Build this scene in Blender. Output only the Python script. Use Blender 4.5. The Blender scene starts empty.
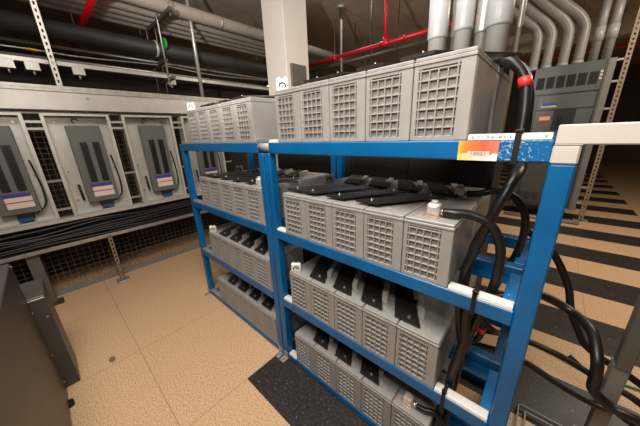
import bpy, math, random
from mathutils import Vector
random.seed(4)
S = bpy.context.scene
COL = S.collection
# ------------------------------------------------------------------ mesh kit
class MB:
    def __init__(self): self.v=[]; self.f=[]; self.s=[]
    def add(self, vs, fs, smooth=False):
        n=len(self.v); self.v+= [tuple(v) for v in vs]
        self.f+= [tuple(i+n for i in f) for f in fs]; self.s+=[smooth]*len(fs); return self
    def box(self, x0,y0,z0,x1,y1,z1, c=0.0):
        x0,x1=sorted((x0,x1)); y0,y1=sorted((y0,y1)); z0,z1=sorted((z0,z1))
        c=min(c,(x1-x0)*.45,(y1-y0)*.45,(z1-z0)*.45)
        if c<=0:
            vs=[(x,y,z) for z in (z0,z1) for y in (y0,y1) for x in (x0,x1)]
            return self.add(vs,[(0,2,3,1),(4,5,7,6),(0,1,5,4),(2,6,7,3),(0,4,6,2),(1,3,7,5)])
        # chamfered box: 24 verts
        vs=[];idx={}
        X=(x0,x1);Y=(y0,y1);Z=(z0,z1)
        for i in (0,1):
            for j in (0,1):
                for k in (0,1):
                    sx=c if i==0 else -c; sy=c if j==0 else -c; sz=c if k==0 else -c
                    for a in range(3):
                        p=[X[i]+sx,Y[j]+sy,Z[k]+sz]; p[a]=(X[i],Y[j],Z[k])[a]
                        idx[(i,j,k,a)]=len(vs); vs.append(p)
        F=[]
        for s in (0,1):
            F.append([idx[(s,0,0,0)],idx[(s,1,0,0)],idx[(s,1,1,0)],idx[(s,0,1,0)]][::(1 if s else -1)])
            F.append([idx[(0,s,0,1)],idx[(0,s,1,1)],idx[(1,s,1,1)],idx[(1,s,0,1)]][::(1 if s else -1)])
            F.append([idx[(0,0,s,2)],idx[(1,0,s,2)],idx[(1,1,s,2)],idx[(0,1,s,2)]][::(1 if s else -1)])
        for s in (0,1):
            for t in (0,1):
                F.append([idx[(0,s,t,1)],idx[(1,s,t,1)],idx[(1,s,t,2)],idx[(0,s,t,2)]])
                F.append([idx[(s,0,t,0)],idx[(s,1,t,0)],idx[(s,1,t,2)],idx[(s,0,t,2)]])
                F.append([idx[(s,t,0,0)],idx[(s,t,1,0)],idx[(s,t,1,1)],idx[(s,t,0,1)]])
        for i in (0,1):
            for j in (0,1):
                for k in (0,1): F.append([idx[(i,j,k,0)],idx[(i,j,k,1)],idx[(i,j,k,2)]])
        ctr=Vector(((x0+x1)/2,(y0+y1)/2,(z0+z1)/2)); out=[]
        for f in F:
            P=[Vector(vs[i]) for i in f]; n=(P[1]-P[0]).cross(P[2]-P[0]); m=sum(P,Vector())/len(P)-ctr
            out.append(tuple(f if n.dot(m)>0 else f[::-1]))
        return self.add(vs,out)
    def prism(self, poly, z0, z1):
        n=len(poly); vs=[(x,y,z0) for x,y in poly]+[(x,y,z1) for x,y in poly]
        a=sum(poly[i][0]*poly[(i+1)%n][1]-poly[(i+1)%n][0]*poly[i][1] for i in range(n))
        fs=[tuple(range(n))[::-1],tuple(range(n,2*n))]+[(i,(i+1)%n,n+(i+1)%n,n+i) for i in range(n)]
        if a<0: fs=[f[::-1] for f in fs]
        return self.add(vs,fs)
    def tube(self, pts, r, n=10, smooth=True, sub=1):
        P=[Vector(p) for p in pts]
        if sub>1 and len(P)>2:
            Q=[]
            for i in range(len(P)-1):
                p0=P[max(i-1,0)];p1=P[i];p2=P[i+1];p3=P[min(i+2,len(P)-1)]
                for k in range(sub):
                    t=k/sub
                    Q.append(.5*((2*p1)+(p2-p0)*t+(2*p0-5*p1+4*p2-p3)*t*t+(3*p1-p0-3*p2+p3)*t**3))
            Q.append(P[-1]); P=Q
        rr=r if isinstance(r,(list,tuple)) else [r]*len(P)
        t=(P[1]-P[0]).normalized(); a=t.orthogonal().normalized(); vs=[]
        for i,p in enumerate(P):
            t=((P[min(i+1,len(P)-1)]-P[max(i-1,0)])).normalized()
            a=(a-t*a.dot(t)).normalized(); b=t.cross(a)
            for k in range(n):
                w=2*math.pi*k/n; vs.append(p+(a*math.cos(w)+b*math.sin(w))*rr[i])
        m=len(P); fs=[(i*n+k,i*n+(k+1)%n,(i+1)*n+(k+1)%n,(i+1)*n+k) for i in range(m-1) for k in range(n)]
        self.add(vs,fs,smooth); k0=len(self.v)-m*n
        self.f.append(tuple(k0+k for k in range(n))[::-1]); self.s.append(False)
        self.f.append(tuple(k0+(m-1)*n+k for k in range(n))); self.s.append(False)
        return self
    def mesh(self, name, mat):
        m=bpy.data.meshes.new(name); m.from_pydata(self.v,[],self.f); m.update()
        for p,s in zip(m.polygons,self.s): p.use_smooth=s
        m.materials.append(mat); return m
def link(name, mesh, parent=None, loc=(0,0,0), rot=(0,0,0)):
    o=bpy.data.objects.new(name,mesh); COL.objects.link(o); o.location=loc; o.rotation_euler=rot
    if parent: o.parent=parent
    return o
def obj(name, mb, mat, parent=None, loc=(0,0,0), rot=(0,0,0)): return link(name, mb.mesh(name,mat), parent, loc, rot)
def tag(o,label,cat,group=None,kind=None):
    if label:o['label']=label
    if cat:o['category']=cat
    if group:o['group']=group
    if kind:o['kind']=kind
    return o
def thing(name,label,cat,loc=(0,0,0),group=None):
    o=bpy.data.objects.new(name,None); COL.objects.link(o); o.location=loc; o.empty_display_size=.05
    return tag(o,label,cat,group)
def struct(o): o['kind']='structure'; return o
def text(name, body, size, mat, parent, loc, rot, depth=.0004, sx=1.0):
    c=bpy.data.curves.new(name,'FONT'); c.body=body; c.size=size; c.extrude=depth; c.align_x='CENTER'; c.align_y='CENTER'
    t=bpy.data.objects.new(name,c); COL.objects.link(t); bpy.context.view_layer.update()
    me=bpy.data.meshes.new_from_object(t.evaluated_get(bpy.context.evaluated_depsgraph_get()))
    bpy.data.objects.remove(t); me.name=name; me.materials.clear(); me.materials.append(mat)
    o=link(name,me,parent,loc,rot); o.scale=(sx,1,1); return o
# ------------------------------------------------------------------ materials
def lin(c):
    return tuple(((v/255)/12.92 if v/255<=.04045 else ((v/255+.055)/1.055)**2.4) for v in c)
class NT:
    def __init__(self,name):
        self.m=bpy.data.materials.new(name); self.m.use_nodes=True; self.t=self.m.node_tree
        self.p=self.t.nodes['Principled BSDF']; self.tc=None
    def n(self,t,**k):
        x=self.t.nodes.new(t)
        for a,b in k.items(): setattr(x,a,b)
        return x
    def l(self,a,b): self.t.links.new(a,b)
    def co(self):
        if not self.tc: self.tc=self.n('ShaderNodeTexCoord')
        return self.tc.outputs['Object']
    def noise(self,scale,detail=3,rough=.55):
        x=self.n('ShaderNodeTexNoise'); x.inputs['Scale'].default_value=scale; x.inputs['Detail'].default_value=detail
        x.inputs['Roughness'].default_value=rough; self.l(self.co(),x.inputs['Vector']); return x.outputs['Fac']
    def math(self,op,a,b=None,c=None):
        x=self.n('ShaderNodeMath',operation=op)
        for i,v in enumerate((a,b,c)):
            if v is None: continue
            if isinstance(v,(int,float)): x.inputs[i].default_value=v
            else: self.l(v,x.inputs[i])
        return x.outputs[0]
    def ramp(self,f,stops):
        x=self.n('ShaderNodeValToRGB'); e=x.color_ramp.elements
        while len(e)<len(stops): e.new(.5)
        for i,(p,c) in enumerate(stops): e[i].position=p; e[i].color=(*c,1)
        self.l(f,x.inputs[0]); return x.outputs[0]
    def mix(self,f,a,b):
        x=self.n('ShaderNodeMix',data_type='RGBA')
        for s,v in ((x.inputs[0],f),(x.inputs[6],a),(x.inputs[7],b)):
            if isinstance(v,(int,float)): s.default_value=v
            elif isinstance(v,tuple): s.default_value=(*v,1)
            else: self.l(v,s)
        return x.outputs[2]
    def bump(self,h,strength=.3,dist=.002):
        b=self.n('ShaderNodeBump'); b.inputs['Strength'].default_value=strength; b.inputs['Distance'].default_value=dist
        self.l(h,b.inputs['Height']); self.l(b.outputs[0],self.p.inputs['Normal'])
def mat(name,c,rough=.5,metal=0,var=.12,scale=14,spec=.5,bump=0,stretch=None):
    q=NT(name); c=lin(c); f=q.noise(scale,4)
    lo=tuple(v*(1-var) for v in c); hi=tuple(min(v*(1+var),1) for v in c)
    q.l(q.ramp(f,[(.3,lo),(.7,hi)]),q.p.inputs['Base Color'])
    q.p.inputs['Roughness'].default_value=rough; q.p.inputs['Metallic'].default_value=metal
    q.p.inputs['Specular IOR Level'].default_value=spec
    if bump: q.bump(q.noise(scale*6,2),bump,.001)
    return q.m
def emit(name,c,s):
    q=NT(name); q.p.inputs['Base Color'].default_value=(*lin(c),1); q.p.inputs['Emission Color'].default_value=(*lin(c),1)
    q.p.inputs['Emission Strength'].default_value=s; return q.m
M={}
M['case']=mat('grey_plastic',(150,146,142),.42,var=.10,scale=9,bump=.08)
def lid_mat():
    q=NT('grey_plastic_scuffed'); f=q.noise(26,6,.65); g=q.noise(5,3)
    c=q.ramp(f,[(.35,lin((138,135,131))),(.62,lin((152,149,145))),(.75,lin((178,174,168)))])
    q.l(c,q.p.inputs['Base Color']); q.p.inputs['Roughness'].default_value=.42; return q.m
M['lid']=lid_mat()
M['cover']=mat('black_cover',(35,31,28),.42,var=.25,scale=20)
M['black']=mat('black_rubber',(15,13,12),.5,var=.3,scale=30)
M['cable']=mat('black_cable',(24,21,19),.40,var=.35,scale=18)
M['lug']=mat('tinned_metal',(190,184,176),.3,.85,var=.15,scale=60)
M['block']=mat('pale_terminal_metal',(214,205,196),.32,.35,var=.12,scale=50)
M['termwhite']=mat('white_terminal_plastic',(232,228,222),.35,var=.04)
M['copper']=mat('copper_lug',(204,176,158),.38,.5,var=.2,scale=50)
def blue_mat(name,wear,xr=None):
    q=NT(name); f=q.noise(110,8,.8); g=q.noise(6,3)
    base=q.ramp(g,[(.3,lin((0,82,134))),(.7,lin((1,99,157)))])
    fac=q.ramp(f,[(wear,(0,0,0)),(wear+.06,(1,1,1))])
    if xr:
        s=q.n('ShaderNodeSeparateXYZ'); q.l(q.co(),s.inputs[0]); X=s.outputs[0]
        tri=q.math('MAXIMUM',q.math('SUBTRACT',1.0,q.math('MULTIPLY',q.math('ABSOLUTE',q.math('SUBTRACT',X,xr[0])),1/xr[1])),0.0)
        fac=q.math('MULTIPLY',q.math('GREATER_THAN',q.math('ADD',q.math('MULTIPLY',tri,.13),f),wear+.07),1.0)
    c=q.mix(fac,base,lin((168,190,208)))
    q.l(c,q.p.inputs['Base Color']); q.p.inputs['Roughness'].default_value=.38
    q.bump(q.noise(90,3),.12,.001); return q.m
M['blue']=blue_mat('blue_paint',.80)
M['bluetop']=blue_mat('blue_paint_scuffed',.60,(2.37,.20))
M['blueworn']=blue_mat('blue_paint_worn',.60)
M['liner']=mat('white_liner',(204,199,193),.35,var=.04)
M['white']=mat('white_paint',(198,191,183),.4,var=.03)
M['galv']=mat('galvanised_sheet',(196,192,184),.36,.35,var=.10,scale=7)
M['galvd']=mat('galvanised_strut',(176,172,164),.4,.6,var=.15,scale=20)
M['rust']=mat('weathered_strut',(150,132,112),.5,.3,var=.25,scale=40)
M['panel']=mat('grey_panel_paint',(98,98,93),.38,var=.05,scale=6)
M['switch']=mat('dark_grey_enclosure',(84,87,84),.36,var=.05,scale=5)
M['breaker']=mat('breaker_black',(28,26,24),.4,var=.3,scale=60)
M['paper']=mat('paper_label',(214,196,186),.6,var=.04)
M['purple']=mat('label_blue',(62,56,140),.5,var=.15,scale=60)
M['red']=mat('label_red',(180,44,36),.5,var=.1)
M['ltblue']=mat('label_light_blue',(30,90,170),.5,var=.1)
M['orange']=None
M['redpipe']=mat('red_sprinkler_paint',(196,16,32),.36,var=.12)
M['pvc']=mat('grey_pvc',(150,148,145),.32,var=.05,scale=6)
M['pvcl']=mat('grey_pvc_coupling',(164,164,164),.3,var=.03,scale=6)
M['emt']=mat('steel_tube',(176,174,168),.35,.6,var=.1,scale=20)
M['insul']=mat('grey_insulation',(146,138,130),.7,var=.08,scale=8)
M['blackpipe']=mat('black_pipe',(38,35,32),.6,var=.2,scale=6)
M['steel']=mat('dark_steel',(74,71,67),.42,.3,var=.12,scale=6)
M['steeld']=mat('blackened_steel',(40,37,35),.6,.2,var=.15,scale=6)
M['steelm']=mat('worn_grey_steel',(100,98,92),.45,.3,var=.12,scale=8)
M['steell']=mat('mid_grey_steel',(128,126,120),.45,.2,var=.10,scale=8)
M['mesh']=mat('wire_mesh',(114,100,84),.5,.4,var=.2)
M['dark']=mat('dark_board',(40,29,21),.8,var=.25,scale=3)
M['column']=mat('column_paint',(222,214,205),.7,var=.03,scale=3,bump=.1)
M['wall']=mat('dim_wall_paint',(110,96,84),.8,var=.1,scale=2)
M['green']=mat('green_plastic',(30,150,60),.5,var=.1)
M['yellow']=mat('yellow_tape',(214,176,40),.5,var=.1)
M['bluepl']=mat('blue_plug',(28,70,120),.5,var=.2,scale=50)
M['redtape']=mat('red_tape',(226,52,50),.4,var=.05)
M['ink']=mat('black_ink',(40,36,34),.6,var=.1)
M['lamp']=emit('fluorescent_tube',(255,236,200),6.0)
def sticker_mat():
    q=NT('orange_sticker'); s=q.n('ShaderNodeSeparateXYZ'); q.l(q.co(),s.inputs[0])
    f=q.math('ADD',q.math('MULTIPLY',s.outputs[0],9.5),q.math('MULTIPLY',q.noise(30,3),.25))
    up=q.math('MULTIPLY',s.outputs[2],18.0)
    a=q.ramp(f,[(.05,lin((246,200,70))),(.3,lin((238,130,50))),(.75,lin((232,96,70))),(1,lin((226,120,100)))])
    b=q.ramp(f,[(.05,lin((240,190,80))),(.45,lin((240,205,160))),(.8,lin((236,230,220)))])
    k=q.math('GREATER_THAN',q.math('ADD',up,q.math('MULTIPLY',q.noise(40,3),.5)),.62)
    q.l(q.mix(k,b,a),q.p.inputs['Base Color']); q.p.inputs['Roughness'].default_value=.35; return q.m
M['orange']=sticker_mat()
def floor_mat():
    q=NT('vinyl_tile_floor'); s=q.n('ShaderNodeSeparateXYZ'); q.l(q.co(),s.inputs[0]); X,Y=s.outputs[0],s.outputs[1]
    k=q.math('FLOOR',q.math('DIVIDE',q.math('ADD',Y,.289),.438))
    even=q.math('LESS_THAN',q.math('MODULO',q.math('ADD',k,40.0),2.0),.5)
    m=q.math('MULTIPLY',even,q.math('GREATER_THAN',X,1.19))
    m=q.math('MULTIPLY',m,q.math('LESS_THAN',X,3.78)); m=q.math('MULTIPLY',m,q.math('GREATER_THAN',Y,-.289))
    n1=q.noise(120,2,.7); n2=q.noise(2.0,3); n3=q.noise(70,2,.5)
    beige=q.ramp(n1,[(.33,lin((134,98,68))),(.42,lin((198,161,124))),(.56,lin((210,174,135))),(.66,lin((232,202,166)))])
    beige=q.mix(q.math('MULTIPLY',n2,.22),beige,lin((188,150,112)))
    blk=q.ramp(n3,[(.40,lin((40,36,34))),(.60,lin((58,53,50))),(.70,lin((74,68,64))),(.76,lin((170,158,145)))])
    c=q.mix(m,beige,blk)
    # seams between tiles
    sx=q.math('ABSOLUTE',q.math('SUBTRACT',q.math('FRACT',q.math('DIVIDE',q.math('ADD',X,.542),.8655)),.5))
    sx=q.math('GREATER_THAN',sx,.4972)
    sy=q.math('ABSOLUTE',q.math('SUBTRACT',q.math('FRACT',q.math('DIVIDE',q.math('ADD',Y,.7055),.8655)),.5))
    sy=q.math('MULTIPLY',q.math('GREATER_THAN',sy,.4972),q.math('LESS_THAN',Y,-.2))
    seam=q.math('MULTIPLY',q.math('MAXIMUM',sx,sy),.45)
    c=q.mix(seam,c,lin((70,52,38)))
    # one oval scuff on the tile by the cabinet
    dx=q.math('DIVIDE',q.math('SUBTRACT',X,.258),.036); dy=q.math('DIVIDE',q.math('SUBTRACT',Y,-.868),.021)
    d=q.math('ADD',q.math('MULTIPLY',dx,dx),q.math('MULTIPLY',dy,dy))
    c=q.mix(q.math('MULTIPLY',q.math('LESS_THAN',d,1.0),.7),c,lin((50,42,36)))
    q.l(c,q.p.inputs['Base Color']); q.p.inputs['Roughness'].default_value=.36; q.p.inputs['Specular IOR Level'].default_value=.35
    q.l(q.ramp(q.noise(6,3),[(.3,(.30,)*3),(.7,(.45,)*3)]),q.p.inputs['Roughness']); return q.m
M['floor']=floor_mat()
def ceil_mat():
    q=NT('concrete_soffit'); s=q.n('ShaderNodeSeparateXYZ'); q.l(q.co(),s.inputs[0])
    a=q.ramp(q.noise(1.6,5),[(.3,lin((176,164,152))),(.7,lin((204,192,180)))])
    j=q.math('ABSOLUTE',q.math('SUBTRACT',q.math('FRACT',q.math('DIVIDE',s.outputs[0],.61)),.5))
    c=q.mix(q.math('MULTIPLY',q.math('GREATER_THAN',j,.488),.55),a,lin((80,70,62)))
    q.l(c,q.p.inputs['Base Color']); q.p.inputs['Roughness'].default_value=.85; q.bump(q.noise(30,4),.2,.004); return q.m
M['ceil']=ceil_mat()

# ------------------------------------------------------------------ room shell
CH=3.6
struct(obj('floor',MB().box(-7,-4,-.05,9,15,0),M['floor']))
struct(obj('ceiling',MB().box(-7,-4,CH,9,15,CH+.1),M['ceil']))
struct(obj('wall_left',MB().box(-7.1,-4,0,-7,15,CH),M['wall']))
struct(obj('wall_right',MB().box(9,-4,0,9.1,15,CH),M['wall']))
struct(obj('wall_back',MB().box(-7,15,0,9,15.1,CH),M['wall']))
struct(obj('wall_front',MB().box(-7,-4.1,0,9,-4,CH),M['wall']))

# ------------------------------------------------------------------ racks
ZT=[1.531,1.0164,.5197,.0457]      # shelf tops, top to bottom
TN=['top','second','third','bottom']
LIN=.0005
def beam(mb,x0,x1,y0,y1,z0,z1): return mb.box(x0,y0,z0,x1,y1,z1,.004)
def rack(x0,x1,side):
    r=thing('battery_rack',f'{side} blue steel battery rack with four shelves of grey batteries','rack',(x0,0,0),'blue steel battery racks')
    w=x1-x0; H=ZT[0]-.0015
    for i,(px,py) in enumerate(((0,0),(w-.05,0),(0,.665),(w-.05,.665))):
        endpost=(side=='left' and px==0) or (side=='right' and px>0)
        h=ZT[0]-.058 if not (side=='right' and px>0 and py==0) else 1.47
        p=obj('post',beam(MB(),px,px+.05,py,py+.05,.004,h),M['blue'],r)
        fy=-1 if py==0 else 1
        f=MB().box(px+.002,py+(-.052 if py==0 else .05),0,px+.048,py+(.0 if py==0 else .102),.006,.002)
        f.box(px+.002,py+(-.006 if py==0 else .05),0,px+.048,py+(0 if py==0 else .056),.055,.001)
        f.tube([(px+.025,py+(-.03 if py==0 else .08),.004),(px+.025,py+(-.03 if py==0 else .08),.02)],.010,8)
        obj('foot_bracket',f,M['galvd'],p)
        if side=='right' and px>0 and py==0:
            c=obj('painted_post_end',beam(MB(),px-.0005,px+.0505,py-.0005,py+.0505,1.4705,1.517),M['white'],r)
    for t,z in enumerate(ZT):
        h=.058 if t<3 else .042
        xa,xb=(.05,w-.05)
        if t==0: xa,xb=(0 if side=='left' else .05),(w-.05)
        b=obj('front_beam',beam(MB(),xa,xb,0,.05,z-h,z),M['bluetop' if (t==0 and side=='right') else 'blue'],r)
        if t==0 and side=='right': b.data.transform(__import__('mathutils').Matrix.Translation((x0,0,0))); b.location=(-x0,0,0)
        # plastic strip the batteries stand on (bowed over the beam)
        b0=(.273 if side=='left' else 1.3745-x0)
        for xs in ((.056,b0-.004),(b0+.890,w-.056)):
          L=MB(); n=6; ring=[]
          for k in range(n+1):
            a=math.pi*k/n; ring.append((.025-.0235*math.cos(a),z+.0005+(.0165 if t==0 else .0125)*(math.sin(a)**(.25 if t==0 else .5))))
          vs=[(x,y,zz) for x in xs for y,zz in ring]
          m=n+1
          L.add(vs,[(k,k+1,m+k+1,m+k)[::-1] for k in range(n)]+[tuple(range(m)),tuple(range(m,2*m))[::-1],(0,m,2*m-1,m-1)],False)
          obj('beam_liner',L,M['liner' if side=='right' else 'galvd'],b,(-b.location.x,0,0))
        mb=beam(MB(),xa,xb,.32,.372,z-h,z); mb.box(xa,.27,z-h,xb,.32,z-h+.005)
        obj('middle_beam',mb,M['blue'],r)
        obj('rear_beam',beam(MB(),.05,w-.05,.665,.715,z-h,z),M['blue'],r)
        if t>0:
            for s in (0,1):
                sx=.052 if s==0 else w-.05-.038
                q=MB()
                for ya,yb in ((.0505,.2695),(.3725,.6645)): q.box(sx,ya,z-.046 if t<3 else .004,sx+.037,yb,z-.001,.003)
                obj('side_beam',q,M['blueworn'],r)
    return r
RA=rack(0,1.23,'left'); RB=rack(1.238,2.508,'right')
# sleeve bridging the two racks
sl=MB().tube([(1.181,.026,1.5055),(1.287,.026,1.5055)],.0245,14)
tag(obj('sleeve_tube',sl,M['case']),'short pale grey tube bridging the tops of the left and right blue racks','tube')
# orange sticker, its white box and digits on the right top beam
topbeam=[o for o in RB.children if o.name.startswith('front_beam')][0]
SX0,SX1=2.243,2.345
st=obj('sticker',MB().box(0,-.0008,0,SX1-SX0,-.0002,.056),M['orange'],topbeam,(SX0,0,ZT[0]-.0575)); st['label']='orange and yellow warning sticker'
obj('sticker_box',MB().box(.026,-.0014,.013,.082,-.0009,.0265),M['paper'],st)
text('sticker_digits','15021',.0115,M['red'],st,(.054,-.0016,.0197),(math.pi/2,0,0),sx=1.5)
for txt,xx,sz in (('C I T Y   R O L O V I S',2.322,.0074),('V',2.440,.009)):
    text('liner_print',txt,sz,M['ink'],topbeam,(xx,.0012,ZT[0]+.0085),(math.radians(88),0,0),sx=1.35)

# white frame running on to the right
wf=thing('white_rack_frame','white painted steel frame bar running right from the blue rack post','rack',(2.459,0,0))
obj('top_bar',MB().box(.0005,-.0008,1.518,1.25,.0508,1.565,.003).box(.0005,-.0008,1.517,.05,.0508,1.519),M['white'],wf)
obj('post',MB().box(1.2,0,0,1.25,.05,1.5175,.003),M['white'],wf)

# ------------------------------------------------------------------ batteries
BW,BWc,BD,BH=.178,.1745,.328,.2415
def case_mesh():
    m=MB(); w,d,h=BWc,BD,BH-.022
    m.box(0,.0115,0,w,d,h,.003)
    gx0,gx1,gz0,gz1=.022,.129,.012,h-.016
    # raised frame round the grid
    m.box(0,0,0,gx0-.006,.0145,h,.002); m.box(gx1+.006,0,0,w,.0145,h,.002)
    m.box(gx0-.008,.001,h-.010,gx1+.008,.0145,h,.001); m.box(gx0-.008,.0,0,gx1+.008,.0145,gz0,.001)
    nx,nz=4,7
    for i in range(nx+1):
        x=gx0+(gx1-gx0)*i/nx; m.box(x-.0021,.0,gz0-.002,x+.0021,.0145,h-.002 if i in (0,nx) else gz1+.002,.0008)
    for j in range(nz+1):
        z=gz0+(gz1-gz0)*j/nz; m.box(gx0-.008,.0,z-.0021,gx1+.006,.0145,z+.0021,.0008)
    # shallow ribs on the flank edges
    for x in (-.0008,w-.0012):
        for y in (.012,d-.016): m.box(x,y,.004,x+.002,y+.006,h-.004)
    return m.mesh('case',M['case'])
def lid_mesh():
    m=MB(); w,d,h=BWc,BD,BH
    m.box(-.001,-.0025,h-.022,w+.001,d+.001,h-.012,.002); m.box(.001,.001,h-.0125,w-.001,d-.001,h,.003)
    return m.mesh('lid',M['lid'])
def slab(p,t=.006,bend=0):   # slanted plate from four plan corners
    return MB().prism(p,0,t)
def cover_mesh(name,fx,rx,wf,wr,y0,y1):
    m=MB(); m.prism([(fx-wf/2,y0),(fx+wf/2,y0),(rx+wr/2,y1),(rx-wr/2,y1)],0,.006)
    m.prism([(fx-wf/2,y0-.003),(fx+wf/2,y0-.003),(fx+wf/2,y0+.003),(fx-wf/2,y0+.003)],-.004,.006)
    return m.mesh(name,M['cover'])
CASE,LID=case_mesh(),lid_mesh()
COV_L=cover_mesh('link_cover',.030,-.105,.115,.092,.030,.292)      # leans back to the left
COV_R=cover_mesh('link_cover',-.010,.185,.112,.105,.036,.305)      # leans back to the right
COV_R0=cover_mesh('link_cover',.055,.235,.100,.120,.036,.305)
BOLT=MB().tube([(0,0,0),(0,0,.004)],.008,8).tube([(0,0,.004),(0,0,.010)],.004,6).mesh('bolt',M['lug'])
STRAP=MB().prism([(.052,.095),(.080,.095),(.030,.225),(.000,.225)],0,.030).mesh('link_strap',M['liner'])
def term_mesh():   # clear cover with an arched window over a post
    m=MB(); m.box(-.030,-.009,0,.030,.009,.052,.003); m.box(-.020,-.004,.050,-.013,.004,.060,.001); m.box(.012,-.004,.050,.019,.004,.060,.001)
    return m.mesh('terminal_cover',M['termwhite'])
TERM=term_mesh()
ARCH=MB().tube([(-.017,-.0095,.014),(-.013,-.0095,.028),(0,-.0095,.034),(.013,-.0095,.028),(.017,-.0095,.014)],.0035,6,sub=3).tube([(0,-.0095,.012),(.006,-.0095,.024)],.0022,6).mesh('terminal_mark',M['ink'])
LUGT=MB().box(-.022,-.018,.004,.022,.020,.050,.006).tube([(0,0,.050),(0,0,.060)],.012,8).box(-.012,-.0195,.012,.012,-.017,.040,.002).mesh('terminal_block',M['block'])
LUGP=MB().prism([(-.058,-.022),(.024,-.030),(.024,.024),(-.050,.016)],0,.005).mesh('cable_lug',M['copper'])
SOCK=MB().tube([(.018,0,.020),(.046,0,.020)],.012,10).mesh('cable_socket',M['lug'])
ORD=['first','second','third','fourth','fifth']
def battery(i,t,side,row,x,y,z,extra):
    o=thing('battery',f'grey waffle-fronted battery, {ORD[i]} from left, {row} row, {TN[t]} shelf of the {side} blue rack','battery',(x,y,z),f'grey batteries on the {TN[t]} shelf of the {side} rack')
    if t==0: o.scale=(1,1,1.025)
    link('case',CASE,o); link('lid',LID,o)
    def cov(me,bx,by,bx2=None,by2=None,dz=.010):
        c=link('link_cover',me,o,(0,0,BH+.006+dz)); link('bolt',BOLT,c,(bx,by,.006))
        if bx2 is not None: link('bolt',BOLT,c,(bx2,by2,.006))
    if 'L' in extra: cov(COV_L,.030,.052,dz=.004); link('link_strap',STRAP,o,(0,0,BH+.001))
    if 'R' in extra: cov(COV_R,.000,.062,.175,.28)
    if '0' in extra: cov(COV_R0,.06,.062,.225,.28)
    if 'T' in extra:
        c=link('terminal_cover',TERM,o,(.034,.030,BH),(0,0,math.radians(38))); link('terminal_mark',ARCH,c)
    if 'B' in extra:
        c=link('terminal_block',LUGT,o,(.085,.062,BH)); link('cable_lug',LUGP,c); link('cable_socket',SOCK,c)
    if 'P' in extra:
        c=link('terminal_block',LUGT,o,(.062,.045,BH)); link('cable_lug',LUGP,c); link('cable_socket',SOCK,c)
    return o
YF,YR=.004,.346
for side,x0 in (('left',.273),('right',1.3745)):
    for t,z in enumerate(ZT):
        for i in range(5):
            if t<2: ex='0' if i==0 else 'R'
            else: ex='L' if i else ''
            if t==0: ex=('0' if i==1 else 'R' if i>1 else '')+('T' if i==0 else '')
            if t==1 and i==4: ex='B'+('' if side=='right' else 'R')
            if t==2 and i==0: ex='T'
            if t==3 and i==4 and side=='right': ex='P'
            battery(i,t,side,'front',x0+BW*i,YF,z+LIN,ex)
    for t,ii in ((1,range(5)),)+(((0,(3,4)),(2,(4,)),(3,(4,))) if side=='right' else ()):
        for i in ii:
            ex='L' if (t==1 and i) else ''
            if t==1 and i==0: ex='T'
            if t==1 and i==4 and side=='right': ex='LB'
            battery(i,t,side,'rear',x0+BW*i,YR+.001,ZT[t]+LIN*.0+.0005,ex)

# ------------------------------------------------------------------ cables
def cable(name,label,pts,r=.014,mat_='cable',cat='cable',group='black power cables',sub=6):
    return tag(obj(name,MB().tube(pts,r,10,True,sub),M[mat_]),label,cat,group)
zt=ZT[0]+BH
c1=cable('power_cable','thick black cable arching off the rear top battery with a red tape band',
 [(2.20,.42,1.80),(2.242,.45,1.822),(2.293,.45,1.795),(2.335,.45,1.73),(2.352,.43,1.62),(2.358,.40,1.50),(2.384,.26,1.44),(2.380,.14,1.40),(2.354,.10,1.31),(2.324,.10,1.189),(2.296,.10,1.068),(2.290,.105,.94),(2.300,.12,.80),(2.318,.12,.72)],[.0195]*42+[.0160]*60)
b=MB().tube([(2.333,.4495,1.742),(2.3385,.446,1.708)],.0222,12); bo=obj('tape_band',b,M['redtape'],c1)
cable('power_cable','thick black cable just behind the red banded one at the rack end',
 [(2.21,.50,1.80),(2.26,.52,1.815),(2.315,.52,1.785),(2.350,.51,1.70),(2.362,.49,1.60),(2.366,.46,1.50),(2.370,.35,1.38),(2.338,.22,1.26),(2.296,.19,1.12),(2.288,.18,1.0),(2.288,.17,.90),(2.300,.165,.78),(2.322,.17,.55)],.0155)
zb=ZT[1]+LIN+BH
cable('power_cable','black cable curving off the silver terminal of the second shelf right end battery',
 [(2.205,.066,zb+.020),(2.24,.068,zb+.022),(2.285,.085,zb+.02),(2.345,.095,1.255),(2.383,.10,1.186),(2.392,.10,1.094),(2.383,.10,1.00),(2.364,.10,.90),(2.345,.10,.80),(2.335,.10,.70)],.0155)
cable('power_cable','black cable looping off the rear terminal behind the right end of the second shelf',
 [(2.205,.409,1.278),(2.25,.41,1.285),(2.305,.425,1.30),(2.373,.44,1.28),(2.421,.445,1.206),(2.430,.445,1.094),(2.412,.445,.985),(2.385,.44,.90),(2.36,.42,.80)],.015)
cable('power_cable','black cable run dropping beside the third shelf right end battery',
 [(2.344,.075,.985),(2.325,.08,.90),(2.330,.08,.80),(2.320,.078,.68),(2.308,.08,.60),(2.300,.08,.45),(2.285,.085,.35),(2.275,.09,.25),(2.262,.10,.12)],.0165)
cable('power_cable','second black cable dropping behind the cable run at the third shelf end',
 [(2.318,.12,.74),(2.322,.115,.65),(2.318,.115,.52),(2.310,.12,.40),(2.305,.12,.28),(2.30,.13,.10)],.015)
zc=ZT[3]+LIN+BH
cable('power_cable','short black cable from the bottom shelf terminal to the rack end',
 [(2.192,.049,zc+.021),(2.225,.05,zc+.025),(2.255,.06,zc+.03),(2.285,.066,zc+.015),(2.31,.07,zc-.05),(2.315,.075,zc-.14)],.013)
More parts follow.
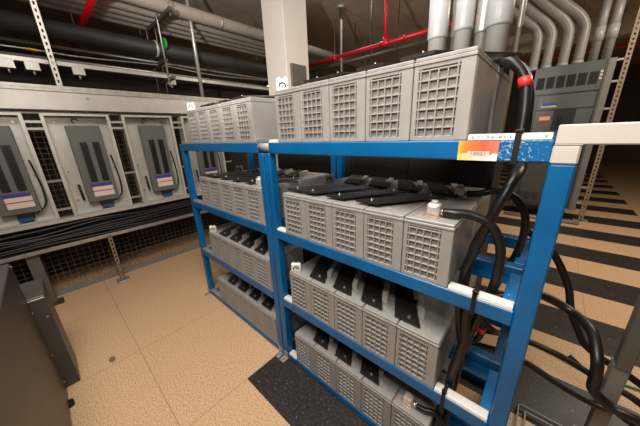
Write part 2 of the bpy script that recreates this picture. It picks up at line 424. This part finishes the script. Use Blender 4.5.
cable('power_cable','thick glossy black cable leaving the rack and looping down at the right',
 [(2.345,.30,.84),(2.43,.40,.835),(2.50,.46,.84),(2.54,.49,.838),(2.637,.50,.80),(2.695,.40,.795),(2.713,.31,.745),(2.722,.30,.68),(2.728,.30,.62),(2.777,.30,.580),(2.848,.30,.577),(3.0,.32,.53),(3.2,.4,.30),(3.4,.5,.06),(3.8,.6,.018)],.0185)
cable('power_cable','black cable hanging from behind the blue post down to the bundle',
 [(2.44,.745,1.04),(2.50,.78,.985),(2.566,.80,.916),(2.642,.80,.773),(2.679,.80,.637),(2.725,.80,.535),(2.787,.80,.443),(2.968,.79,.365),(3.2,.78,.22),(3.5,.80,.05),(3.9,.9,.018)],.017)
cable('power_cable','upper black cable of the low pair sweeping right from the bottom of the rack',
 [(2.33,.50,.52),(2.438,.65,.445),(2.532,.70,.424),(2.677,.70,.412),(2.83,.70,.366),(2.956,.68,.345),(3.2,.68,.17),(3.5,.7,.045),(3.9,.75,.018)],.016)
cable('power_cable','lower black cable of the low pair sweeping right from the bottom of the rack',
 [(2.33,.45,.46),(2.438,.57,.385),(2.549,.60,.363),(2.694,.60,.319),(2.817,.60,.300),(2.943,.60,.31),(3.2,.6,.16),(3.5,.6,.045),(3.9,.66,.018)],.016)
cable('power_cable','thin black cable passing under the looped cable at the right edge',
 [(2.713,.72,.42),(2.80,.70,.36),(2.86,.69,.28),(2.95,.70,.20),(3.2,.74,.10),(3.5,.86,.015),(3.9,1.0,.012)],.010)
cable('ground_wire','thin green earth wire lying on the floor behind the blue post',
 [(2.50,1.262,.010),(2.589,1.254,.010),(2.65,1.25,.010),(2.72,1.235,.010),(2.9,1.20,.010),(3.3,1.25,.010)],.007,'green','cable',None)
lp=cable('power_cable','short black cable loop with a red band under the second shelf beam end',
 [(2.335,.20,.92),(2.353,.20,.84),(2.368,.20,.779),(2.365,.20,.715),(2.339,.20,.682),(2.306,.20,.695),(2.292,.20,.75)],.0135)
obj('tape_band',MB().tube([(2.3695,.20,.765),(2.3695,.20,.742)],.0148,12),M['redtape'],lp)
cable('power_cable','thin black cable slanting down right beneath the second shelf beam end',
 [(2.322,.22,.93),(2.338,.20,.85),(2.376,.20,.798),(2.41,.21,.765),(2.42,.30,.70),(2.40,.40,.62)],.012)
def tie(label,x,z,y0=-.003,h=.066):
    m=MB(); yb=.053
    for a in ((x-.007,y0,z-h+.004,x+.007,y0+.002,z+.020),(x-.007,y0,z+.018,x+.007,yb,z+.020),(x-.007,yb-.002,z-h+.004,x+.007,yb,z+.020),(x-.007,y0,z-h+.002,x+.007,yb,z-h+.004)): m.box(*a)
    m.box(x-.009,y0+.004,z+.020,x+.009,y0+.016,z+.027,.001)
    tag(obj('cable_tie',m,M['black']),label,'cable tie','black straps round the shelf beams')
tie('black strap around the top blue beam right of the orange sticker',2.384,ZT[0])
tie('black strap around the second shelf beam near its right end',2.349,ZT[1])
tie('black strap around the third shelf beam near its right end',2.302,ZT[2])

# ------------------------------------------------------------------ panelboards on the left
XP=-1.05
wl=thing('wireway','long galvanised wireway trough above the panelboards','wireway',(XP,0,0))
obj('trough',MB().box(-.20,-2.6,1.875,0,2.0,2.055,.003),M['galv'],wl)
obj('trough_lid',MB().box(-.205,-2.6,2.055,.012,2.0,2.085,.003).box(.0,-2.6,2.035,.012,2.0,2.056),M['galvd'],wl)
for y in (-.39,.80,-1.6): obj('screw',MB().tube([(0,y,1.99),(.006,y,1.99)],.012,8),M['lug'],wl)
PITCH=.605
place={0:'at the left edge of the photo',1:'second from left',2:'third from left beside the blue rack',3:'half hidden behind the left blue rack'}
for k in range(4):
    y0=-1.365+PITCH*k; w=.50; z0,z1=.862,1.845; D=-.125
    t=thing('panelboard',f'open white panelboard with grey breaker plate, {place[k]}','panelboard',(XP,y0,0),'panelboards in a row')
    c=MB(); c.box(D-.003,0,z0,D,w,z1)
    c.box(D,0,z0,-.0005,.004,z1); c.box(D,w-.004,z0,-.0005,w,z1); c.box(D,0,z0,-.0005,w,z0+.004); c.box(D,0,z1-.004,-.0005,w,z1)
    c.box(-.003,0,z0,0,.026,z1,.001); c.box(-.003,w-.026,z0,0,w,z1,.001); c.box(-.003,.026,z1-.02,0,w-.026,z1); c.box(-.003,.026,z0,0,w-.026,z0+.02)
    obj('enclosure',c,M['galv'],t)
    f=MB(); gy0,gy1=.145,.405; gx=-.045
    f.box(D+.03,gy0,z0+.10,gx,gy1,z1-.105,.006); f.box(gx,gy0+.055,z0+.29,gx+.004,gy1-.035,z1-.25,.002)
    f.box(D,gy0+.06,z0+.2,D+.031,gy0+.09,z1-.2); f.box(D,gy1-.09,z0+.2,D+.031,gy1-.06,z1-.2)
    p=obj('breaker_plate',f,M['panel'],t)
    for ya in (.212,.308):
        m=MB(); m.box(gx+.004,ya,1.178,gx+.012,ya+.056,1.578,.001)
        for q in range(16):
            z=1.182+q*.0248; m.box(gx+.012,ya+.014,z,gx+.020,ya+.042,z+.015,.002)
        obj('breaker_bank',m,M['breaker'],p)
    lb=obj('label',MB().box(gx+.0035,.205,1.018,gx+.0055,.375,1.120),M['paper'],p)
    obj('label_band',MB().box(gx+.0035,.195,1.122,gx+.007,.372,1.152),M['purple'],lb)
    obj('label_line',MB().box(gx+.0055,.205,1.070,gx+.0065,.375,1.080),M['red'],lb)
    for yy,zz in ((.085,1.775),(.16,1.79),(.34,1.79),(.43,1.775),(.07,1.3),(.44,1.3),(.07,1.0)):
        obj('screw',MB().tube([(D,yy,zz),(D+.008,yy,zz)],.009,8),M['lug'],t)
    pl=MB().box(D+.02,.235,.905,gx+.0,.345,.958,.004); 
    po=obj('plug_block',pl,M['black'],t); obj('plug_band',MB().box(gx,.24,.892,gx+.02,.335,.922,.002),M['bluepl'],po)
    obj('bonding_strip',MB().tube([(D+.03,gy0-.035,1.16),(D+.035,gy0-.03,1.0)],.011,8),M['black'],t)
    obj('feeder_cable',MB().tube([(D+.03,.44,1.44),(D+.04,.452,1.30),(D+.045,.458,1.15),(D+.05,.445,1.03),(D+.055,.40,.965),(D+.055,.33,.935)],.007,8,True,5),M['cable'],t)
    obj('top_tag',MB().box(D+.003,.20,1.826,D+.02,.30,1.840),M['bluepl'],t)
    obj('cable_ring',MB().tube([(D+.01,.235+.022*math.cos(a*math.pi/5),1.785+.022*math.sin(a*math.pi/5)) for a in range(8)],.005,6),M['ink'],t)
# support framing behind and below the panelboards
fr=thing('panel_stand','grey strut stand carrying the panelboards with wire mesh behind','frame',(XP,0,0))
obj('sill_rail',MB().box(-.13,-2.5,.822,.004,1.62,.858,.002),M['galv'],fr)
obj('lower_rail',MB().box(-.035,-2.5,.562,.006,1.62,.598,.002),M['galvd'],fr)
obj('back_rail',MB().box(-.19,-2.5,1.85,-.135,1.62,1.873),M['galvd'],fr)
for y in (-1.14,1.45):
    m=MB().box(-.04,y-.045,.008,-.0365,y+.045,1.845).box(-.10,y-.045,.008,-.0365,y-.0405,.56).box(-.10,y+.0405,.008,-.0365,y+.045,.56)
    o=obj('stand_post',MB().box(-.115,y-.045,.008,-.0365,y+.045,.561,.003).box(-.175,y-.03,.5,-.137,y+.03,1.85),M['steelm'],fr)
    obj('base_plate',MB().box(-.12,y-.07,0,.02,y+.09,.008),M['steel'],o)
y=-.545
m=MB()
for s in (-.02,.018): m.box(-.03,y+s-.001,.02,.006,y+s+.003,.56)
for q in range(11):
    z=.03+q*.05; m.box(.003,y-.02,z,.006,y+.021,z+.022); m.box(.003,y-.02,z+.02,.006,y-.008,z+.051); m.box(.003,y+.008,z+.02,.006,y+.021,z+.051)
o=obj('perforated_leg',m,M['rust'],fr); obj('base_plate',MB().box(-.05,y-.06,0,.06,y+.06,.02,.002),M['galvd'],o)
for k in range(4):
    y1=-1.365+PITCH*k+.50; g=.105
    for z in (1.76,1.70,1.22,.94):
        obj('strap',MB().box(-.012,y1-.0,z,-.006,y1+g,z+.022),M['galvd'] if z>1.5 or z<1 else M['steell'],fr)
wm=MB(); 
for q in range(-50,50):
    yy=q*.052; wm.box(-.2015,yy-.0014,.02,-.1985,yy+.0014,1.85)
for q in range(36):
    zz=.03+q*.052; wm.box(-.2035,-2.55,zz-.0014,-.2005,2.55,zz+.0014)
tag(obj('wire_mesh',wm,M['mesh'],None,(XP,0,0)),'wire mesh partition standing behind the panelboards','mesh')
obj('mesh_rail',MB().box(-.215,-2.55,.0,-.19,2.55,.055,.002),M['steell'],bpy.data.objects['wire_mesh'])
bk=MB().box(-.95,-3.2,0,-.90,3.0,2.45)
tag(obj('partition_board',bk,M['dark'],None,(XP,0,0)),'dark brown partition standing behind the wire mesh','partition')
# black cables lying in the trough under the panelboards
for i in range(21):
    a,b=i%3,i//3
    pts=[(XP-.03-.034*a+random.uniform(-.008,.008),-2.4+q*.45,.618+.027*b+random.uniform(-.016,.016)-(.02*b/6 if q%2 else 0)) for q in range(9)]
    cable('feeder_cable','one of the black cables bundled beneath the white panelboards',pts,.0125,'black',group='cable bundle beneath the panelboards',sub=3)
tr=MB().box(-.135,-2.4,.600,.0,1.6,.6025)
obj('cable_tray',tr,M['steel'],fr)

# ------------------------------------------------------------------ column
col=obj('column',MB().box(-.72,1.6,0,-.30,2.02,CH,.006),M['column']); struct(col)
tag(obj('wall_box',MB().box(-.2995,1.66,2.20,-.27,1.93,2.47,.003),M['steelm']),'grey electrical box on the side of the white column','box')

# ------------------------------------------------------------------ grey pvc conduits behind the rack
def conduit(x,y,r,label,top=CH,m='pvc',zc=2.10,lean=0):
    t=thing('conduit',label,'conduit',(x,y,0),'grey conduits rising behind the rack')
    obj('pipe',MB().tube([(0,0,1.501),(0,0,top)],r,20),M[m],t)
    if zc: obj('coupling',MB().tube([(0,0,zc),(0,0,zc+.012),(0,0,zc+.24),(0,0,zc+.25)],[r*1.02,r*1.13,r*1.13,r*1.02],20),M['pvcl' if m=='pvc' else m],t)
conduit(1.80,1.0,.052,'leftmost thick grey conduit rising behind the top row of batteries')
conduit(1.862,1.16,.030,'slim grey conduit squeezed between the two leftmost thick ones',zc=2.13)
conduit(1.946,1.0,.046,'second thick grey conduit from left above the top batteries',zc=2.11)
conduit(2.040,1.02,.034,'dark steel conduit left of the thickest grey conduit',m='emt',zc=2.08)
conduit(2.124,.98,.054,'thickest grey conduit, rightmost behind the top batteries',zc=2.08)
conduit(2.205,1.10,.012,'thin steel tube right of the thickest conduit',m='emt',zc=2.08)

gap_box=thing('wireway','added dark steel box blacking out the gaps behind the blue racks','wireway',(.25,.88,0))  # added dark box standing in for the darkness behind the shelves, under the conduits
obj('cabinet_body',MB().box(0,0,0,1.98,.34,1.50,.004),M['steeld'],gap_box)
for q in range(4): obj('cover_panel',MB().box(.02+.49*q,-.012,.06,.49+.49*q,-.0005,1.46,.003),M['steeld'],gap_box)
# ------------------------------------------------------------------ switchgear at the right
sw=thing('switchboard','tall dark grey switchboard cabinet with vent row beyond the rack','switchboard',(2.05,4.9,0))
m=MB().box(0,.0,.20,.87,.42,2.43,.004)
obj('cabinet_body',m,M['switch'],sw)
obj('side_trim',MB().box(.775,-.03,.20,.87,0,2.43,.004).box(0,-.03,2.03,.775,0,2.43,.004),M['switch'],sw); obj('corner_sheen',MB().box(.80,-.034,.20,.872,-.0305,2.43,.001),M['steell'],sw)  # paler corner strip paints in the reflection on the right trim
door=obj('cover_panel',MB().box(.10,-.022,1.80,.768,0,2.015,.004),M['switch'],sw)
lbl=obj('label',MB().box(.155,-.025,1.835,.345,-.022,1.905),M['paper'],door); obj('label_band',MB().box(.165,-.027,1.862,.345,-.025,1.905),M['ltblue'],lbl)
obj('gutter_door',MB().box(.10,-.022,.95,.335,0,1.785,.004),M['switch'],sw)
l2=obj('label',MB().box(.165,-.025,1.60,.30,-.022,1.735),M['paper'],sw); obj('label_band',MB().box(.165,-.027,1.60,.30,-.025,1.64),M['red'],l2); obj('label_band',MB().box(.165,-.027,1.70,.30,-.025,1.735),M['red'],l2)
bz=MB().box(.345,-.03,1.50,.575,.0,1.79,.003)
for q in range(6): bz.box(.40+.02*(q%3),-.05,1.56+.07*(q//3),.412+.02*(q%3),-.03,1.61+.07*(q//3),.002)
bz.box(.36,-.04,1.505,.56,-.03,1.53)
obj('breaker',bz,M['breaker'],sw)
obj('gutter_door',MB().box(.585,-.022,.95,.768,0,1.785,.004),M['switch'],sw)
obj('lower_door',MB().box(.10,-.022,.26,.768,0,.93,.004),M['switch'],sw)
for q in range(6):
    m=MB()
    m.box(.045+q*.118,-.0325,2.115,.140+q*.118,-.0302,2.285)
    for s in range(7): m.box(.048+q*.118,-.036,2.12+s*.024,.137+q*.118,-.0326,2.131+s*.024)
    obj('vent_grille',m,M['steeld'],sw)
    m=MB()
    for s in range(6): m.box(.05+q*.118,-.026,.72+s*.024-.42,.145+q*.118,-.022,.733+s*.024-.42)
    obj('vent_grille',m,M['steel'],sw)
for q in range(3): obj('tag_plate',MB().box(.742,-.033,2.17+q*.045,.768,-.030,2.20+q*.045),M['paper'],sw)
# support struts of the switchboard
for (x,lab) in ((3.03,'tall perforated steel strut standing right of the dark switchboard'),):
    t=thing('perforated_strut',lab,'strut',(x,5.0,0))
    m=MB()
    for s in (-.03,.022): m.box(s,-.0,.0,s+.008,.04,3.55)
    for q in range(59): m.box(-.0295,-.0024,.02+q*.06,.0295,-.0006,.054+q*.06)
    for s in (-.03,.010): m.box(s,-.003,0,s+.020,0,3.55)
    obj('channel',m,M['rust'],t)
    for z in (2.40,2.12,1.75,.55,.28): obj('bracket',MB().box(-.11,.0005,z,-.031,.03,z+.03,.002),M['galvd'],t)
    obj('base_plate',MB().box(-.09,-.05,-.0,-.031,.09,.012).box(.031,-.05,0,.09,.09,.012),M['galvd'],t)
tag(obj('floor_pipe',MB().tube([(2.0,4.72,.03),(3.0,4.72,.03)],.028,12),M['emt']),'pale pipe lying on the striped floor before the dark switchboard','pipe')
XC=(1.99,2.155,2.35,2.52)
for i,x in enumerate(XC):
    t=thing('conduit','grey conduit bending left from the top of the dark switchboard, '+ORD[i]+' from left','conduit',(x,5.02,2.43),'bent conduits on the switchboard')
    r=.062
    obj('pipe',MB().tube([(0,0,0),(0,0,.42),(-.02,-.01,.53),(-.10,-.05,.66),(-.30,-.14,.84),(-.62,-.3,1.14)],r,16,True,4),M['pvc'],t)
    obj('coupling',MB().tube([(0,0,.0),(0,0,.05)],r*1.12,16),M['pvcl'],t)
for i,x in enumerate((2.68,2.815)):
    t=thing('conduit',('left' if i==0 else 'right')+' one of two straight grey conduits rising from the switchboard right corner','conduit',(x,5.02,2.43),'straight conduits on the switchboard')
    obj('pipe',MB().tube([(0,0,0),(0,0,CH-2.43)],.052,16),M['pvc'],t); obj('coupling',MB().tube([(0,0,.27),(0,0,.45)],.06,16),M['pvcl'],t)

# ------------------------------------------------------------------ right foreground: post and floor frame
gp=thing('steel_post','grey steel angle post standing behind the looping cables at the right','post',(2.835,.60,0))
obj('upper_angle',MB().box(.0,.02,.52,.048,.075,1.15,.004),M['steelm'],gp)
obj('lower_post',MB().box(-.004,.028,.006,.05,.082,.53,.003),M['steell'],gp)
obj('base_plate',MB().box(-.03,.0,0,.08,.12,.006),M['steell'],gp)
ff=thing('floor_frame','grey steel channel frame lying on the floor by the blue post','frame',(2.57,.48,0))
obj('outer_channel',MB().box(0,0,0,.006,.17,.03).box(0,.164,0,.42,.17,.03).box(.0,.15,0,.42,.164,.005),M['steell'],ff)
obj('inner_channel',MB().box(.032,0,0,.038,.142,.026).box(.038,.136,0,.42,.142,.026),M['steell'],ff)

# ------------------------------------------------------------------ left foreground cabinet
cb=thing('steel_cabinet','large dark grey steel cabinet at the lower left','cabinet',(.33,-1.117,0))
obj('cabinet_body',MB().box(0,-.70,.035,1.30,0,.95,.004),M['steel'],cb)
for z in (.08,.30,.62,.93): obj('screw',MB().tube([(.012,-.002,z),(.012,.004,z)],.006,8),M['lug'],cb)
for x in (.16,1.2): obj('foot',MB().tube([(x,.004,0),(x,.004,.0345)],.020,10),M['black'],cb)
lc=thing('low_cabinet','low grey steel cabinet standing behind the large dark cabinet','cabinet',(.0,-1.05,0))
obj('cabinet_body',MB().box(0,-.72,0,.305,0,.685,.004),M['steel'],lc)
obj('top_edge',MB().box(0,-.72,.6855,.307,.002,.697,.003),M['steel'],lc); obj('edge_strip',MB().box(.3052,-.70,.676,.3085,.0,.6845,.001),M['galvd'],lc)
obj('screw',MB().tube([(.304,-.02,.55),(.310,-.02,.55)],.006,8),M['lug'],lc)

# ------------------------------------------------------------------ overhead services
t=thing('insulated_pipe','large pale grey insulated pipe, nearest of the overhead pipes at upper left','pipe',(-1.05,0,3.0))
obj('jacket',MB().tube([(0,-3.5,0),(0,6,0)],.070,18),M['insul'],t)
for y in (-.2,1.15): obj('band',MB().tube([(0,y,0),(0,y+.03,0)],.0715,18),M['galvd'],t)
names=('first','second','third','fourth')
for i in range(4):
    tag(obj('overhead_pipe',MB().tube([(-1.23-.15*i,-3.5,2.955),(-1.23-.15*i,6,2.955)],.034,12),M['insul']),names[i]+' thin grey pipe beyond the large insulated pipe overhead','pipe','thin pipes on the trapeze hangers')
bp_=thing('black_pipe','thick black pipe running overhead above the wireway','pipe',(-1.30,0,2.62))
obj('pipe',MB().tube([(0,-3.5,0),(0,8,0)],.080,20),M['blackpipe'],bp_)
obj('hanger_ring',MB().tube([(0,.40,0),(0,.425,0)],.088,20),M['galv'],bp_)
def trapeze(y,label,z=2.90,x0=-1.95,x1=-.80):
    t=thing('trapeze_hanger',label,'hanger',(0,y,z),'trapeze hangers under the overhead pipes')
    obj('strut_bar',MB().box(x0,-.02,-.028,x1,.02,.012,.002),M['steel'],t)
    for x in (x0+.04,x1-.04): obj('rod',MB().tube([(x,0,-.06),(x,0,CH-z)],.006,8),M['rust'],t)
trapeze(.47,'near trapeze hanger crossing under the overhead pipes at upper left')
trapeze(2.3,'far trapeze hanger crossing under the overhead pipes beside the column')
st=thing('small_trapeze','small double strut hanger with green disc on a rod over the wireway','hanger',(-1.35,.45,0))
obj('strut_bar',MB().box(-.30,-.02,2.46,.20,.02,2.495).box(-.30,.03,2.28,.20,.07,2.315),M['steel'],st)
obj('rod',MB().tube([(.17,0,2.2),(.17,0,CH)],.010,8),M['emt'],st); obj('rod',MB().tube([(-.26,0,2.2),(-.26,0,CH)],.006,8),M['rust'],st)
obj('rod',MB().tube([(-.10,.05,2.09),(-.10,.05,CH)],.005,8),M['rust'],st)
obj('green_disc',MB().tube([(.17,.02,2.66),(.17,.04,2.66)],.06,14),M['green'],st)
ts=thing('strut_rail','pale strut rail with hanging clamps above the wireway','rail',(-1.40,0,0))
obj('channel',MB().box(-.02,-3,2.325,.02,2.6,2.366,.003),M['galv'],ts)
for y in (-.84,-.68,-.35,.55): obj('clamp',MB().box(-.03,y-.05,2.255,.03,y+.05,2.33,.003).tube([(0,y,2.22),(0,y,2.26)],.008,8),M['galv'],ts)
ct=tag(obj('thin_cable',MB().tube([(-1.40,-2.5,2.39),(-1.40,-.84,2.44),(-1.40,-.3,2.435),(-1.40,.5,2.47),(-1.4,1.2,2.445),(-1.4,2.4,2.50)],.007,8,True,5),M['emt']),'thin pale cable with yellow tape strung above the strut rail','cable')
obj('yellow_tape',MB().tube([(-1.40,-.68,2.442),(-1.40,-.60,2.440)],.011,8),M['yellow'],ct)
for i,(x,z) in enumerate(((-1.6,2.42),(-1.62,2.55))):
    tag(obj('thin_conduit',MB().tube([(x,-3,z),(x,7,z)],.016,10),M['emt']),('lower' if i==0 else 'upper')+' thin steel conduit running behind the strut rail above the panelboards','conduit')
ps=thing('perforated_strut','perforated strut hanging from the ceiling down to the wireway at upper left','strut',(XP+.006,-.56,2.086))
m=MB()
for s in (-.024,.020): m.box(-.03,s,0,.003,s+.004,1.51)
for s in (-.024,.0065): m.box(.0,s,0,.003,s+.0175,1.51)
for q in range(30): m.box(.0006,-.0235,q*.05,.0024,.0235,q*.05+.024)
obj('channel',m,M['galv'],ps)
tag(obj('steel_tube',MB().tube([(XP-.03,.788,2.086),(XP-.03,.788,CH)],.022,12),M['emt']),'plain steel tube rising from the wireway to the ceiling','tube')
def wood(y,lab): pass
rl=thing('sprinkler_pipe','red sprinkler pipe crossing above the black pipe at upper left','pipe',(0,-.155,2.85))
obj('pipe',MB().tube([(-6.5,0,0),(.3,0,0)],.030,12),M['redpipe'],rl)
for x in (-2.2,.1): obj('hanger_rod',MB().tube([(x,0,0),(x,0,CH-2.85)],.005,6),M['rust'],rl)
rr=thing('sprinkler_pipe','red sprinkler pipe with vertical drop right of the white column','pipe',(.51,2.7,2.715))
obj('pipe',MB().tube([(-1.60,0,0),(1.25,0,0)],.026,12),M['redpipe'],rr)
obj('drop_pipe',MB().tube([(0,0,0),(0,0,CH-2.715)],.022,12),M['redpipe'],rr)
obj('tee_fitting',MB().tube([(-.07,0,0),(.07,0,0)],.036,12).tube([(0,0,0),(0,0,.07)],.032,12),M['redpipe'],rr)
for x in (-.9,.27): obj('fitting',MB().tube([(x,0,0),(x+.05,0,0)],.033,12),M['redpipe'],rr)
fp=tag(obj('far_sprinkler_pipe',MB().tube([(-6,8.0,3.09),(8.5,8.0,3.09)],.022,10),M['redpipe']),'distant thin red sprinkler pipe beyond the dark switchboard','pipe')
for x in (2,6): obj('hanger_rod',MB().tube([(x,8,3.09),(x,8,CH)],.006,6),M['rust'],fp)
ec=thing('ceiling_conduit','thin steel conduit dropping from a round ceiling box beyond the red pipe','conduit',(-.58,3.15,0))
obj('tube',MB().tube([(0,0,0),(0,0,CH-.04)],.022,12),M['steelm'],ec); obj('ceiling_box',MB().tube([(0,0,CH-.045),(0,0,CH)],.07,14),M['galv'],ec)
RODS=((.1,3.0),(-.25,3.6),(.35,3.4),(-.8,3.9),(.75,3.9))
for i,(x,y) in enumerate(RODS):
    tag(obj('hanger_rod',MB().tube([(x,y,2.55),(x,y,CH)],.006,8),M['steel']),'thin hanger rod dropping from the concrete ceiling by the red pipe','rod','hanger rods by the red pipe')
for i,(y,z) in enumerate(((3.5,2.84),(4.6,2.78))):
    gd=tag(obj('grey_duct_pipe',MB().tube([(-5,y,z),(1.6,y,z)],.03-.012*i,12),M['steelm']),('nearer' if i==0 else 'farther')+' grey pipe beyond the red pipe below the ceiling','pipe')
    for x in (.9,-1): obj('hanger_rod',MB().tube([(x,y,z),(x,y,CH)],.006,6),M['rust'],gd)
for i,y in enumerate((7.4,)):
    o=obj('trim_%d'%(i+1),MB().box(-7,y,3.2,9,y+.35,CH),M['ceil']); struct(o)
fl=thing('strip_light','lit fluorescent strip light far away left of the column','lamp',(-5.2,4.9,3.13))
obj('housing',MB().box(-.6,-.09,.03,.6,.09,.08,.004),M['galv'],fl); obj('tube',MB().tube([(-.58,0,.0),(.58,0,.0)],.03,10),M['lamp'],fl)
obj('rod',MB().tube([(-.4,0,.08),(-.4,0,CH-3.13)],.006,6),M['rust'],fl); obj('rod',MB().tube([(.4,0,.08),(.4,0,CH-3.13)],.006,6),M['rust'],fl)

# ------------------------------------------------------------------ light
def area(name,loc,target,size,power,color=(1,.945,.875),sy=None):
    l=bpy.data.lights.new(name,'AREA'); l.energy=power; l.color=color; l.size=size
    if sy: l.shape='RECTANGLE'; l.size_y=sy
    o=bpy.data.objects.new(name,l); COL.objects.link(o); o.location=loc
    o.rotation_euler=(Vector(target)-Vector(loc)).to_track_quat('-Z','Y').to_euler(); return o
def spot(name,loc,target,power,angle,color=(1,.945,.88),size=.06):
    l=bpy.data.lights.new(name,'SPOT'); l.energy=power; l.color=color; l.spot_size=math.radians(angle); l.spot_blend=.6; l.shadow_soft_size=size
    o=bpy.data.objects.new(name,l); COL.objects.link(o); o.location=loc
    o.rotation_euler=(Vector(target)-Vector(loc)).to_track_quat('-Z','Y').to_euler(); return o
area('ceiling_bounce_key',(1.95,-.9,3.5),(1.75,-.3,0),1.3,132)  # soft key standing in for flash light bounced off the ceiling
area('flash',(2.40,-.98,2.15),(.3,2.0,1.9),.22,14)
spot('flash_bounce',(1.4,-1.2,2.2),(.2,1.9,3.7),270,102)
area('floor_fill_right',(4.0,3.6,3.5),(3.4,3.4,0),1.2,90,(1,.88,.72))  # added fill that lifts the dim striped floor, no fixture there
area('ceiling_lamp_far',(-.2,2.9,3.5),(-.4,1.8,1.5),.8,10)
w=bpy.data.worlds.new('World'); S.world=w; w.use_nodes=True
w.node_tree.nodes['Background'].inputs[0].default_value=(.5,.42,.35,1); w.node_tree.nodes['Background'].inputs[1].default_value=.02

# ------------------------------------------------------------------ camera
cam=bpy.data.cameras.new('Camera'); co=bpy.data.objects.new('Camera',cam); COL.objects.link(co); S.camera=co
cam.sensor_width=36; cam.sensor_fit='HORIZONTAL'; cam.lens=249.3145/640*36; cam.clip_start=.02
yaw,pitch,roll=.7433,-.3064,-.0402
f=Vector((-math.sin(yaw)*math.cos(pitch),math.cos(yaw)*math.cos(pitch),math.sin(pitch)))
r0=Vector((math.cos(yaw),math.sin(yaw),0)); u0=r0.cross(f)
c_,s_=math.cos(roll),math.sin(roll); r_=r0*c_+u0*s_; u_=-r0*s_+u0*c_
from mathutils import Matrix
co.matrix_world=Matrix(((r_.x,u_.x,-f.x,2.4549),(r_.y,u_.y,-f.y,-.8681),(r_.z,u_.z,-f.z,1.5659),(0,0,0,1)))
S.view_settings.view_transform='Standard'; S.view_settings.look='None'; S.view_settings.gamma=1
S.view_settings.use_curve_mapping=False; S.view_settings.exposure=0.0
try: S.cycles.max_bounces=6
except Exception: pass
